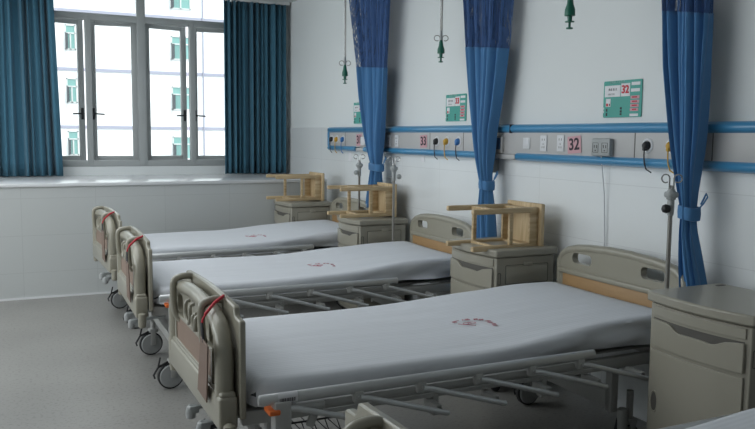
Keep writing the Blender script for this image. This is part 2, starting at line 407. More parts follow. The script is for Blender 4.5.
def make_bed():
    root = thing('hospital_bed', '', 'bed')
    # ---- footboard
    xo = -L0
    base = MB(); base.box(xo, xo+.066, -.012, W0+.012, .434, .552, .012, 3)
    base.box(xo+.006, xo+.06, -.006, W0+.006, .545, .566, .008)
    pan = [(.05, .56), (.83, .56), (.83, .745), (.74, .785), (.62, .802), (.443, .810), (.26, .802), (.14, .785), (.05, .745)]
    holes = [rrect(.100, .215, .685, .765, .02), rrect(.67, .785, .685, .765, .02)]
    base.sheet_yz(pan, holes, xo+.022, xo+.05)
    fo = base.build('footboard', M['plastic'], root, bev=.003)
    tp = [(xo+.030, .038, .50), (xo+.030, .036, .66), (xo+.030, .040, .705), (xo+.030, .058, .750), (xo+.030, .10, .782), (xo+.030, .17, .800),
          (xo+.030, .30, .814), (xo+.030, .443, .820), (xo+.030, .586, .814), (xo+.030, .716, .800), (xo+.030, .786, .782), (xo+.030, .828, .750),
          (xo+.030, .846, .705), (xo+.030, .85, .66), (xo+.030, .848, .50)]
    MB().tube(tp, [.032, .032, .032, .031, .030, .028, .027, .026, .027, .028, .030, .031, .032, .032, .032], 14).build('grab_tube', M['plastic'], fo)
    inn = [(-.02, .47), (-.02, .80), (-.012, .810), (.034, .812), (.046, .820), (.052, .842), (.065, .848), (.25, .856), (.443, .860), (.636, .856), (.821, .848), (.834, .842),
           (.840, .820), (.852, .812), (.898, .810), (.906, .80), (.906, .47)]
    MB().sheet_yz(inn, [], xo+.070, xo+.092).build('inner_board', M['plastic'], fo, bev=.005)
    for yy in (.205, .715):
        hp = MB(); s = 1 if yy < .4 else -1
        hp.tube(catmull([(xo+.082, yy, .78), (xo+.080, yy, .825), (xo+.065, yy, .842), (xo+.03, yy, .843), (xo+.0, yy, .832), (xo-.008, yy, .80), (xo-.002, yy, .70), (xo+.02, yy+s*.01, .66)]), .014, 10)
        hp.build('bracket_hoop', M['plastic'], fo)
    # recessed rim and brown decor panel
    MB().sheet_yz(rrect(.115, .77, .563, .692, .012), [rrect(.135, .75, .577, .678, .008)], xo+.008, xo+.024).build('decor_rim', M['plastic'], fo, bev=.002)
    MB().box(xo+.013, xo+.022, .135, .75, .577, .678).build('decor_panel', M['decor'], fo)
    u = MB()
    for a, w_, t_ in ((.33, .022, .765), (.44, .038, .79)):
        u.tube(catmull([(xo+.012, a-w_, t_), (xo-.004, a-w_, t_-.008), (xo-.006, a-w_, .735), (xo-.006, a, .708), (xo-.006, a+w_, .735), (xo-.004, a+w_, t_-.008), (xo+.012, a+w_, t_)]), .0075, 8)
    u.box(xo-.004, xo+.014, .325, .335, .70, .775, .003)
    u.build('chart_hook', M['plastic'], fo)
    for yy in (-.03, W0+.03):
        MB().lathe([(.010, .385), (.020, .392), (.022, .42), (.020, .462), (.008, .468)], (xo+.03, yy, 0), 'Z', 14).build('corner_bumper', M['plastic'], fo)
    # ---- headboard
    hd = [(0, .42), (0, .775), (.012, .808), (.05, .836), (.11, .850), (.2, .860), (.35, .868), (.5, .868), (.65, .860), (.75, .848), (.82, .830), (.862, .806), (.884, .772), (.886, .42)]
    hs = MB(); hs.sheet_yz(hd, [rrect(.115, .265, .765, .822, .022), rrect(.615, .765, .765, .820, .022)], .002, .040)
    hs.sheet_yz([(a, b) for a, b in hd[1:13]], [[(.035+(a*.921), b-.022) for a, b in hd[2:12]]], -.010, .003) if False else None
    ho = hs.build('headboard', M['plastic'], root, angle=30)
    rim = MB(); rim.tube([(.020, .008+a*.982, b-.008) for a, b in hd], .024, 12); rim.build('rim', M['plastic'], ho)
    MB().box(-.014, .004, .02, W0-.02, .700, .728, .008, 3).build('ledge', M['plastic'], ho)
    MB().box(-.006, .002, .055, W0-.055, .48, .700, .002).build('decor_panel', M['decor_head'], ho)
    # ---- frame
    fr = MB()
    for y in (.03, W0-.03): fr.box(-2.02, -.0, y-.018, y+.018, .435, .485, .004)
    for x in (-1.98, -1.5, -1.05, -.6, -.06): fr.box(x-.02, x+.02, .03, W0-.03, .44, .48, .004)
    fr.box(-1.98, -.03, .08, W0-.08, .488, .498)
    fr.build('bed_frame', M['steel'], root)
    lw = MB()
    for y in (.075, W0-.075):
        ym = .30 if y < .4 else W0-.30
        lw.box(-1.93, -.30, ym-.02, ym+.02, .405, .43, .004)
        for x in (-1.90, -.325): lw.box(x-.02, x+.02, y-.02, y+.02, .22, .44, .004)
    lw.box(-.345, -.305, .06, W0-.06, .235, .325, .004)
    lw.lathe([(.022, .13), (.024, .135), (.024, .225), (.018, .23)], (-.27, .06, 0), 'Z', 14); lw.box(-1.925, -1.875, .06, W0-.06, .27, .32, .004)
    lw.build('lower_frame', M['steel'], root)
    for x in (-1.90, -.215):
        for y, an in ((.075, .35), (W0-.075, .15)): caster(root, x, y, ang=.12 if x < -1 else .05)
    # ---- cranks under the footboard
    for y in (.33, .52):
        c = MB(); c.tube([(-1.9, y, .36), (-2.05, y, .345), (-2.075, y, .34)], .009, 8)
        c.box(-2.10, -2.06, y-.02, y+.02, .325, .355, .006)
        co = c.build('crank', M['greyplug'], root)
        MB().lathe([(.008, 0), (.019, .006), (.022, .03), (.017, .05), (.008, .055)], (-2.09, y, .30), 'Z', 12).build('crank_knob', M['tyre_grey'], co)
    wr = MB()
    for k in range(6): wr.tube([(-1.88+k*.045, .06, .40), (-1.86+k*.045, .06, .345), (-1.86+k*.045, .40, .345)], .0020, 6)
    wr.tube([(-1.88, .06, .40), (-1.62, .06, .40)], .0035, 6); wr.tube([(-1.88, .06, .345), (-1.62, .06, .345)], .0035, 6)
    wr.build('wire_rack', M['black'], root)
    # ---- folding side rails
    for sd in (0, 1):
        def Y(o): return (-o if sd == 0 else W0+o)
        r = MB(); n = 12; prof = []
        for k in range(16):
            a = 2*PI*k/16; prof.append((math.cos(a)*.013, math.sin(a)*.020))
        vs = []; x0, x1 = -1.995, -.575
        xs = [(x0, .75), (x0+.006, 1), (x1-.006, 1), (x1, .75)]
        for x, sc in xs:
            for a, b in prof: vs.append((x, Y(.087)+a*sc, .552+b*sc))
        fs = [(i*16+k, i*16+(k+1) % 16, (i+1)*16+(k+1) % 16, (i+1)*16+k) for i in range(3) for k in range(16)]
        fs += [tuple(range(15, -1, -1)), tuple(48+k for k in range(16))]
        r.add(vs, fs); ro = r.build('side_rail', M['alu'], root)
        MB().box(-1.86, -.62, Y(.070)-.008, Y(.070)+.008, .500, .522, .003).build('lower_bar', M['steel'], ro)
        MB().box(-1.75, -.5, Y(.050)-.006, Y(.050)+.006, .462, .478, .002).build('guide_bar', M['steel'], ro)
        bx = [-1.894, -1.633, -1.381, -1.135, -.886, -.648]
        for x in bx:
            k = MB(); k.box(x-.018, x+.018, min(Y(.060), Y(.100)), max(Y(.060), Y(.100)), .500, .541, .005)
            k.lathe([(.006, min(Y(.1), Y(.106))), (.006, max(Y(.1), Y(.106)))], (x, 0, .52), 'Y', 10)
            k.build('rail_bracket', M['steel'], ro)
            q = MB(); q.tube([(x+.005, Y(.100), .518), (x+.03, Y(.105), .515), (x+.335, Y(.13 if sd == 0 else .10), .425), (x+.345, Y(.13 if sd == 0 else .10), .424)], .0105, 10)
            q.build('rail_rod', M['alu'], ro)
            q = MB(); q.box(x+.30, x+.325, min(Y(.02), Y(.12)), max(Y(.02), Y(.12)), .425, .455, .006)
            q.lathe([(.010, min(Y(.07), Y(.12))), (.010, max(Y(.07), Y(.12)))], (x+.312, 0, .44), 'Y', 10)
            q.build('rod_stop', M['steel'], ro)
        for x in (-1.3, -.8):
            MB().box(x-.012, x+.012, min(Y(.02), Y(.06)), max(Y(.02), Y(.06)), .39, .47, .004).build('rail_post', M['steel'], ro)
        lt = MB(); lt.box(-1.945, -1.885, min(Y(.06), Y(.112)), max(Y(.06), Y(.112)), .435, .545, .008)
        lt.box(-1.90, -1.76, Y(.09)-.010, Y(.09)+.010, .498, .524, .005)
        lt.bar((-1.79, Y(.09), .505), (-1.815, Y(.09), .44), .014, .03, .004)
        lo = lt.build('latch', M['steel'], ro)
        MB().box(-1.965, -1.925, min(Y(.05), Y(.118)), max(Y(.05), Y(.118)), .503, .522, .006).build('latch_lever', M['orange'], lo)
        if sd == 0:
            lb = MB().grid(lambda u, v: (-1.93+.07*u, Y(.087)-.0145*math.cos((v-.35)*2.2), .552+.0215*math.sin((v-.35)*2.2)), 2, 8).build('barcode_label', M['white'], ro)
            bc = MB(); rnd = random.Random(4); x = -1.925
            while x < -1.868:
                wd = rnd.choice((.0012, .002, .003)); bc.box(x, x+wd, Y(.1035)-.001, Y(.1035), .543, .556); x += wd+rnd.choice((.0015, .003))
            bc.build('barcode', M['blacktext'], lb, flat=True)
    return root

BEDS = [(-.1500, 5.8400, .0330), (-.1814, 4.2643, -.0155), (-.1683, 2.5188, .0014), (-.1700, .690, .0)]
BLAB = ['beige hospital bed farthest from the camera, nearest the tiled window ledge',
        'beige hospital bed in the middle of the row, under the number 33 card',
        'large beige hospital bed in front, its whole length seen under the number 32 card',
        'beige hospital bed at the bottom edge, only the top of its footboard visible']
bed0 = make_bed()
for i, (hx, hy, a) in enumerate(BEDS):
    b = bed0 if i == 0 else copy_tree(bed0)
    b.location = (hx, hy, 0); b.rotation_euler = (0, 0, a)
    tag(b, BLAB[i], 'bed', 'hospital beds in a row')

# ---- mattresses with a tight white sheet
def ztop(lx): return .598 + .055*smooth((lx+1.15)/.95)
def mattress_mesh(seed):
    rnd = random.Random(seed); ph = [rnd.uniform(0, 6.28) for _ in range(8)]
    X0, X1 = -2.005, -.02
    NU, NP = 70, 60
    # cross-section around: bottom edge near side -> top -> bottom edge far side
    def sect(v, lx):
        e0 = .028-.033*smooth((lx+.75)/.3); Y0, Y1 = -e0, W0+e0
        zt = ztop(lx); hb = .085+.03*smooth((lx+.7)/.5); r = .030
        zb = zt-hb-.012
        dn = zt-r-zb; fl = (Y1-Y0)-2*r; al = r*PI/2; tot = 2*dn+2*al+fl; s = v*tot
        if s < dn: return (Y0, zb+s)
        s -= dn
        if s < al: a = s/r; return (Y0+r-r*math.cos(a), zt-r+r*math.sin(a))
        s -= al
        if s < fl: return (Y0+r+s, zt)
        s -= fl
        if s < al: a = s/r; return (Y1-r+r*math.sin(a), zt-r+r*math.cos(a))
        s -= al
        return (Y1, zt-r-s)
    def f(u, v):
        lx = X0+(X1-X0)*u; y, z = sect(v, lx)
        # rounded plan corners and rounded foot edge
        e = min(lx-X0, X1-lx); R = .09
        if e < R:
            k = 1-e/R; ins = R*(1-math.sqrt(max(0, 1-k*k)))*.95
            yc = W0/2; y = yc+(y-yc)*(1-ins/(W0/2+.02))
        if e < .04: k = 1-e/.04; z -= .04*(1-math.sqrt(max(0, 1-k*k)))*(1 if z > ztop(lx)-.05 else 0)
        zt = ztop(lx)
        if z < zt-.02:   # wrinkles and sagging folds on the sides
            dpt = (zt-z)/.1
            wv = math.sin(lx*7+ph[0]+z*30)*.006+math.sin(lx*17+ph[1]-z*55)*.004+math.sin(lx*3.1+ph[2]+z*60)*.005
            y += (-1 if y < .4 else 1)*(wv*dpt*(1 if lx < -.8 else 2.0)-.012*dpt)
        else:
            z += .0025*math.sin(lx*2.3+ph[3])*math.sin(y*5+ph[4])+.0012*math.sin(lx*9+y*4+ph[5])-.004*math.exp(-((y-.44)/.3)**2)
        return (lx, y, z)
    m = MB().grid(f, NU, NP)
    # end caps
    n = NU+1
    for col in (0, NU):
        ring = [j*n+col for j in range(NP+1)]
        m.f.append(tuple(ring))
    return m
MLAB = ['white sheeted mattress on the farthest bed by the window ledge', 'white sheeted mattress on the middle bed of the row',
        'white sheeted mattress with red stamp on the large front bed', 'corner of a white sheeted mattress showing at the bottom right of the photo']
FLAT = Matrix(((1, 0, 0), (0, 1, 0), (0, 0, 1)))
for i, (hx, hy, a) in enumerate(BEDS):
    m = mattress_mesh(20+i).build('mattress', M['sheet'], angle=70)
    m.location = (hx, hy, 0); m.rotation_euler = (0, 0, a); tag(m, MLAB[i], 'mattress', 'mattresses on the beds')
    # laundry stamp, red lettering arranged round an oval
    cx, cy = ((-.93, .28), (-.935, .28), (-.885, .33))[min(i, 2)]
    zz = lambda x, y: ztop(x)+.002
    items = [('第', -.085, .105, .2), ('一', -.055, .118, .1), ('人', -.005, .115, 0), ('民', .025, .108, -.1), ('医', .075, .085, -.4), ('院', .10, .06, -.6),
             ('病', .12, .015, -1.2), ('房', .115, -.015, -1.4), ('专', .11, -.05, -1.6), ('用', .10, -.075, -1.7)]
    for ch, dx, dy, rz in items:
        x, y = cx+dx*.62, cy+dy*.8
        if i == 3: continue
        t = text(ch, .024 if i == 2 else .019, M['red'], (0, 0, 0), FLAT, 'stamp_character', m, .0008)
        t.location = (x, y, zz(x, y)); t.rotation_euler = (0, math.atan2(-(ztop(x+.01)-ztop(x)), .01), rz)
    if i < 3:
        t = MB().tube([(cx+.032*math.cos(k*PI/10)-.01, cy+.03+.016*math.sin(k*PI/10), zz(cx, 0)) for k in range(20)], .0014, 5, True)
        t.build('stamp_oval', M['red'], m)
        t = text('02', .018, M['red'], (0, 0, 0), FLAT, 'stamp_character', m, .0008); t.location = (cx-.01, cy+.03, zz(cx, cy))
        t = MB().tube([(cx-.065+.012*k, cy+.035-.010*k, zz(cx, 0)) for k in range(6)], .0014, 5); t.build('stamp_underline', M['red'], m)

# ---- brown chart boards hung on the footboards by red ribbons
CL = ['brown chart board hanging by a red ribbon on the farthest bed', 'brown chart board hanging by a red ribbon on the middle bed', 'brown chart board hanging by a red ribbon on the large front bed']
for i in range(3):
    hx, hy, a = BEDS[i]
    c = thing('chart_board', CL[i], 'chart board', (hx-L0*math.cos(a), hy-L0*math.sin(a), 0), a, 'chart boards hung on the footboards')
    q = [(.105, .742), (.005, .730), (.115, .500), (.25, .508)]
    fn = lambda yy, zz_, d: (d-.010-.02*(zz_-.5)/.24, yy, zz_)
    MB().sheet_yz(q, [], -.004, .001, fn).build('board', M['board'], c, bev=.0015)
    rb = MB(); rb.bar((-.014, .118, .812), (.030, .150, .846), .007, .011, .002); rb.bar((.030, .150, .846), (.072, .19, .858), .007, .011, .002)
    rb.tube(catmull([(-.012, .118, .812), (-.020, .122, .797), (-.022, .126, .782)]), .004, 6)
    rb.build('ribbon', M['ribbon'], c)
    MB().bar((-.024, .128, .782), (-.030, .070, .728), .010, .010, .003).build('clip', M['black'], c)

# ------------------------------------------------------------------ bedside cabinets
CW, CD, CZ = .512, .415, .79
def bow(y, w=CW, b=.035): return -b*(1-((y-w/2)/(w/2))**2)
def make_cabinet():
    c = thing('bedside_cabinet', '', 'cabinet')
    def fplate(y0, y1, z0, z1, off, th, n=16, zt=None):
        """bowed front plate"""
        m = MB(); vs = []; fs = []
        for i in range(n+1):
            y = y0+(y1-y0)*i/n; x = -CD+.012+bow(y)+off; t = z1-(zt(y) if zt else 0)
            vs += [(x, y, z0), (x, y, t), (x+th, y, t), (x+th, y, z0)]
        for i in range(n):
            for k in range(4): fs.append((i*4+k, i*4+(k+1) % 4, i*4+4+(k+1) % 4, i*4+4+k))
        fs += [(0, 1, 2, 3), (n*4+3, n*4+2, n*4+1, n*4)]
        return m.add(vs, fs)
    def plan(inset, n=14): return [(-.0-inset, inset), (-.0-inset, CW-inset)]+[(-CD+inset+bow(CW-inset-(CW-2*inset)*i/n), CW-inset-(CW-2*inset)*i/n) for i in range(n+1)]
    m = MB(); m.sheet_yz(plan(.0), [], CZ-.040, CZ, lambda a, b, d: (a, b, d)); m.build('cabinet_top', M['cabinet'], c, bev=.008)
    MB().sheet_yz(rrect(-.075, -.025, .455, .475, .009), [], CZ-.002, CZ+.0008, lambda a, b, d: (a, b, d)).build('pole_slot', M['cabinet_dark'], c, flat=True)
    m = MB(); m.sheet_yz(plan(.016), [], .075, CZ-.045, lambda a, b, d: (a, b, d)); m.sheet_yz(plan(.028), [], CZ-.046, CZ-.038, lambda a, b, d: (a, b, d))
    body = m.build('cabinet_body', M['cabinet'], c, bev=.006)
    MB().sheet_yz(plan(.03), [], .06, .078, lambda a, b, d: (a, b, d)).build('plinth', M['cabinet_dark'], c)
    fplate(.035, CW-.035, .70, .738, -.002, .010).build('pull_tray', M['cabinet'], c, bev=.002)
    fplate(.04, CW-.04, .585, .690, .001, .002).build('drawer_recess', M['cabinet_dark'], c)
    wav = lambda y: .003+.026*smooth((.33-abs(y-.24)*1.0-.19)/.07)+.006*smooth((.5-y)/.3)*0+.010*math.exp(-((y-.12)/.05)**2)
    d = fplate(.035, CW-.035, .580, .690, -.010, .012, 30, wav).build('drawer', M['cabinet'], c, bev=.002)
    dr = fplate(.035, CW-.035, .105, .565, -.006, .008).build('door', M['cabinet'], c, bev=.002)
    h = MB(); yh = CW-.075
    h.lathe([(.0165, -.002), (.0165, .002)], (0, 0, 0), 'X', 18)
    h.v = [(x, y*.9, z*2.2) for x, y, z in h.v]
    ho = h.build('handle_slot', M['cabinet_dark'], dr); ho.location = (-CD+.012+bow(yh)-.007, yh, .36)
    h = MB(); h.tube([(0, .019*math.cos(k*PI/10), .042*math.sin(k*PI/10)) for k in range(20)], .004, 6, True)
    r = h.build('handle_rim', M['cabinet'], dr); r.location = ho.location
    # fold-out side flap on both sides
    for s, yy in ((-1, .016), (1, CW-.016)):
        g = MB(); fn = lambda a, b, dd: (a, dd, b)
        g.sheet_yz(rrect(-.345, -.055, .600, .705, .008), [rrect(-.342, -.058, .603, .702, .007)], yy-.001, yy+.001, fn)
        g.build('flap_gap', M['cabinet_dark'], c)
        g = MB(); g.box(-.337, -.063, yy-.004, yy+.004, .608, .697, .003); g.box(-.225, -.165, yy-.009, yy+.009, .695, .718, .006)
        g.build('side_flap', M['cabinet'], c)
        g = MB(); g.sheet_yz(rrect(-.395, -.375, .60, .665, .006), [rrect(-.392, -.378, .603, .662, .004)], yy-.002, yy+.002, fn); g.build('side_slot', M['cabinet_dark'], c)
    for x in (-.36, -.06):
        for y in (.06, CW-.06):
            w = MB(); w.lathe([(.026, -.010), (.03, -.007), (.03, .007), (.026, .010)], (x, y, .03), 'Y', 16); w.box(x-.012, x+.012, y-.014, y+.014, .04, .065, .004)
            w.build('cabinet_wheel', M['black'], c)
    return c
CABS = [(-.150, 6.728, 0), (-.0758, 5.355, 0), (-.0793, 3.5159, 0), (-.1224, 1.8517, 0)]
CLAB = ['beige bedside cabinet in the far corner beside the window ledge', 'beige bedside cabinet between the farthest and middle beds',
        'beige bedside cabinet between the middle bed and the front bed', 'large beige bedside cabinet at the right edge of the photo, nothing on it']
cab0 = make_cabinet()
for i, (x, y, a) in enumerate(CABS):
    c = cab0 if i == 0 else copy_tree(cab0)
    c.location = (x, y, 0); tag(c, CLAB[i], 'cabinet', 'bedside cabinets')
    if i == 1: c.scale = (1, .89, 1)
    if i == 0: c.scale = (1, 1, 1.03)

tag(MB().sheet_yz([(-.375, 2.345), (-.325, 2.358), (-.31, 2.30), (-.395, 2.29)], [], CZ+.001, CZ+.003, lambda a, b, d: (a, b, d)).build('blue_slip', M['blueslip'], flat=True), 'small flat blue slip lying on the right cabinet top by the drip pole', 'slip')  # curtain reflection painted as a thin blue patch on the cabinet top

# ------------------------------------------------------------------ wooden stools lying on the cabinets
def make_stool():
    s = thing('wooden_stool', '', 'stool')
    # local: x toward the wall (seat side), z up; origin = legs' low point
    SL = .47; D, H = .285, .235     # spacing of legs along y and z
    st = MB().box(SL-.026, SL, -.022, D+.022, -.003, H+.022, .006, 3).build('seat', M['wood_seat'], s)
    for y, z in ((.012, .018), (D-.012, .018), (.012, H-.012), (D-.012, H-.012)):
        MB().bar((0, y, z), (SL-.024, y+(.004 if y < .1 else -.004), z+(.0)), .030, .030, .008).build('leg', M['wood'], s)
    for z in (.018, H-.012):
        MB().box(.155, .177, .02, D-.02, z-.011, z+.011, .003).build('stretcher', M['wood'], s)
        MB().box(SL-.085, SL-.027, .02, D-.02, z-.008, z+.008, .002).build('apron', M['wood'], s)
    for y in (.012, D-.012):
        MB().box((.245 if y < .1 else .175), (.269 if y < .1 else .199), y-.010, y+.010, .02, H-.02, .003).build('stretcher', M['wood'], s)
        MB().box(SL-.085, SL-.027, y-.008, y+.008, .02, H-.02, .002).build('apron', M['wood'], s)
    return s
SLAB = ['pale wooden stool lying on its side on the cabinet in the far corner', 'pale wooden stool lying on its side on the cabinet beyond the middle bed',
        'pale wooden stool lying on its side on the cabinet behind the front bed']
s0 = make_stool()
for i, (x, y) in enumerate(((-.685, 6.79), (-.60, 5.47), (-.605, 3.585))):
    s = s0 if i == 0 else copy_tree(s0)
    s.location = (x, y, CZ+.007+(.024 if i == 0 else 0)); s.rotation_euler = (0, 0, (.03, .0, .02)[i]); tag(s, SLAB[i], 'stool', 'wooden stools laid on the cabinets')

# ------------------------------------------------------------------ medical service trunking on the right wall
tr = thing('service_trunking', 'long grey wall trunking with blue rails, sockets and gas outlets above the beds', 'wall panel', (0, 0, 1.29))
Z0 = 1.29
def trb(*a, bev=.004): return MB().box(a[0], a[1], a[2], a[3], a[4]-Z0, a[5]-Z0, bev)
YE = 7.12; YS = -1.0; YJ = 4.04
trb(-.045, -.006, YS, YE-.03, 1.325, 1.47).build('face_panel', M['panel'], tr)
def rail_prof(top):
    z0, z1 = (1.455, 1.509) if top else (1.286, 1.336)
    return z0-Z0, z1-Z0
def blue_rail(y0, y1, top, e0=False, e1=False, name='blue_rail'):
    z0, z1 = rail_prof(top); zc = (z0+z1)/2; h = (z1-z0)/2; n = 12
    prof = [(-.006, z0)]+[(-.030-.034*math.sin(PI*k/n), zc-h*math.cos(PI*k/n)) for k in range(n+1)]+[(-.006, z1)]
    ys = [(y0, .8 if e0 else 1), (y0+.02, 1), (y1-.02, 1), (y1, .8 if e1 else 1)]
    vs = [(x*sc, y, z) for y, sc in ys for x, z in prof]; m = len(prof)
    fs = [(i*m+k, i*m+(k+1) % m, (i+1)*m+(k+1) % m, (i+1)*m+k) for i in range(3) for k in range(m)]
    fs += [tuple(range(m)), tuple(3*m+k for k in range(m))[::-1]]
    return MB().add(vs, fs).build(name, M['rail_blue'], tr)
blue_rail(YS, YJ-.003, True); blue_rail(YJ+.003, YE, True, e1=True)
blue_rail(YS, 4.00, False, e1=True); blue_rail(4.23, 6.26, False); blue_rail(6.45, YE, False, e1=True)
# blue end cap closing the far end
MB().tube([(-.035, YE-.012, 1.482-Z0), (-.04, YE, 1.46-Z0), (-.04, YE+.002, 1.40-Z0), (-.04, YE, 1.335-Z0), (-.035, YE-.012, 1.312-Z0)], .013, 8).build('end_cap', M['rail_blue'], tr)
trb(-.05, -.006, 4.005, 4.225, 1.292, 1.324).build('joint_cover', M['panel'], tr); trb(-.05, -.006, 6.265, 6.445, 1.288, 1.32).build('joint_cover', M['panel'], tr)
for y in (YJ, ): trb(-.066, -.006, y-.003, y+.003, 1.455, 1.509, bev=0).build('seam', M['blacktext'], tr)
for y in [q*.9844 for q in (3.034, 2.548, 5.166, 4.687, 6.80)]: trb(-.0462, -.04, y-.0025, y+.0025, 1.334, 1.457, bev=0).build('seam', M['cabinet_dark'], tr)
KY = .9844
def gas(y, z, m, hose):
    y *= .9785
    g = MB(); g.lathe([(.036, -.006), (.036, .0), (.033, .003), (.026, .003), (.026, -.006)], (0, 0, 0), 'X', 24)
    g.v = [(-x-.047, yy+y, zz+z-Z0) for x, yy, zz in g.v]
    o = g.build('gas_outlet', M['socket_white'], tr)
    g = MB(); g.lathe([(.021, -.046), (.021, -.056), (.017, -.066), (.012, -.072), (.004, -.074)], (0, y, z-Z0), 'X', 16); g.box(-.075, -.05, y-.008, y+.008, z-Z0-.026, z-Z0+.010, .005)
    g.build('plug', m, o)
    g = MB(); g.tube([(-.066, y, z-Z0-.02), (-.069, y-.002, z-Z0-.05), (-.071, y-.008, z-Z0-.085), (-.074, y-.025, z-Z0-.115), (-.07, y-.055, z-Z0-.130)], .0035, 6)
    g.build('hose', hose, o)
for y, m, h in ((2.963, 'black', 'black'), (2.807, 'yellow', 'yellow'), (5.09, 'black', 'darkcord'), (4.942, 'yellow', 'yellow'), (4.781, 'blueplug', 'darkcord'),
                (7.17, 'black', 'darkcord'), (7.045, 'yellow', 'yellow'), (6.89, 'blueplug', 'blueplug'), (1.2, 'black', 'black'), (1.05, 'yellow', 'yellow')):
    gas(y, 1.396, M[m], M[h])
def plate(y, z, w, h, kind):
    y *= KY
    o = trb(-.051, -.044, y-w/2, y+w/2, z-h/2, z+h/2, bev=.002).build('switch_plate' if kind == 's' else 'socket_plate', M['socket_white'], tr)
    if kind == 's':
        trb(-.054, -.049, y-w*.36, y+w*.36, z-h*.36, z+h*.36, bev=.002).build('rocker', M['socket_white'], o)
    else:
        g = MB()
        for dz in (.022,):
            for s in (-1, 1): g.box(-.0518, -.050, y+s*.010-.002, y+s*.010+.002, z-Z0+dz-.006, z-Z0+dz+.006)
        for s in (-1, 1): g.box(-.0518, -.050, y+s*.009-.002, y+s*.009+.002, z-Z0-.022-.006, z-Z0-.022+.005)
        g.box(-.0518, -.050, y-.0018, y+.0018, z-Z0-.009, z-Z0)
        g.build('socket_slots', M['cabinet_dark'], o, flat=True)
    return o
plate(3.947, 1.395, .066, .066, 's'); plate(3.779, 1.396, .060, .092, 'o'); plate(3.621, 1.398, .060, .092, 'o')
plate(5.867, 1.388, .060, .092, 'o'); plate(5.718, 1.390, .060, .092, 'o'); plate(6.03, 1.39, .066, .066, 's')
# nurse call unit with a blue screen
nc = trb(-.062, -.044, 4.125, 4.225, 1.330, 1.435, bev=.006).build('call_unit', M['panel'], tr)
trb(-.0645, -.06, 4.142, 4.212, 1.352, 1.425, bev=.002).build('screen', M['screen'], nc)
trb(-.062, -.044, 6.23, 6.32, 1.345, 1.42, bev=.006).build('call_unit', M['socket_white'], tr)
trb(-.08, -.006, 4.235, 4.26, 1.20, 1.33, bev=.006).build('handset_holder', M['greyplug'], tr)

# ---- number cards on the trunking
def numcard(n, y, w, h, tilt, label):
    c = thing('number_card', label, 'number card', (-.047, y*KY, 1.392), 0, None); c.rotation_euler = (tilt, 0, 0)
    MB().box(-.002, .0, -w/2, w/2, -h/2, h/2).build('card', M['pinkcard'], c, flat=True)
    text(n, h*.95, M['blacktext'], (-.003, 0, 0), WALLROT, 'number', c, .0006)
numcard('32', 3.50, .112, .095, -.08, 'pink card with black number 32 beside the sockets on the trunking')
numcard('33', 5.262, .105, .095, -.05, 'pink card with black number 33 stuck on the trunking')
numcard('31', 6.475, .115, .105, -.05, 'pink card with black number 31 half hidden by the blue curtain')

# ---- grey power box with a hanging cord
pb = thing('power_box', 'grey double socket box with a white cord hanging down from the trunking', 'socket box', (-.045, 3.255*KY, 1.382))
o = MB().box(-.032, 0, -.070, .070, -.046, .046, .008).build('box', M['greyplug'], pb)
for s in (-1, 1):
    g = MB(); g.sheet_yz(rrect(s*.035-.022, s*.035+.022, -.028, .024, .004), [rrect(s*.035-.020, s*.035+.020, -.026, .022, .003)], -.0332, -.031)
    for q in (-.009, .009): g.box(-.0335, -.031, s*.035+q-.002, s*.035+q+.002, -.004, .012)
    g.box(-.0335, -.031, s*.035-.004, s*.035+.004, -.020, -.014)
    g.build('socket_slots', M['cabinet_dark'], o, flat=True)
MB().tube([(-.012, .01, -.04), (-.004, .012, -.1), (.018, .010, -.25), (.024, .0, -.5), (.026, .014, -.8), (.02, .03, -1.05), (-.01, .05, -1.30)], .0035, 6).build('cord', M['cord'], pb)

# ---- small white tags under the trunking
tag(MB().box(-.012, -.009, 6.62, 6.70, 1.195, 1.285).build('wall_tag', M['white'], flat=True), 'small upright white tag below the trunking left of the far blue curtain', 'tag', 'white wall tags')
tag(MB().box(-.012, -.009, 5.225, 5.285, 1.235, 1.285).build('wall_tag', M['white'], flat=True), 'small square white tag below the trunking under card 33', 'tag', 'white wall tags')

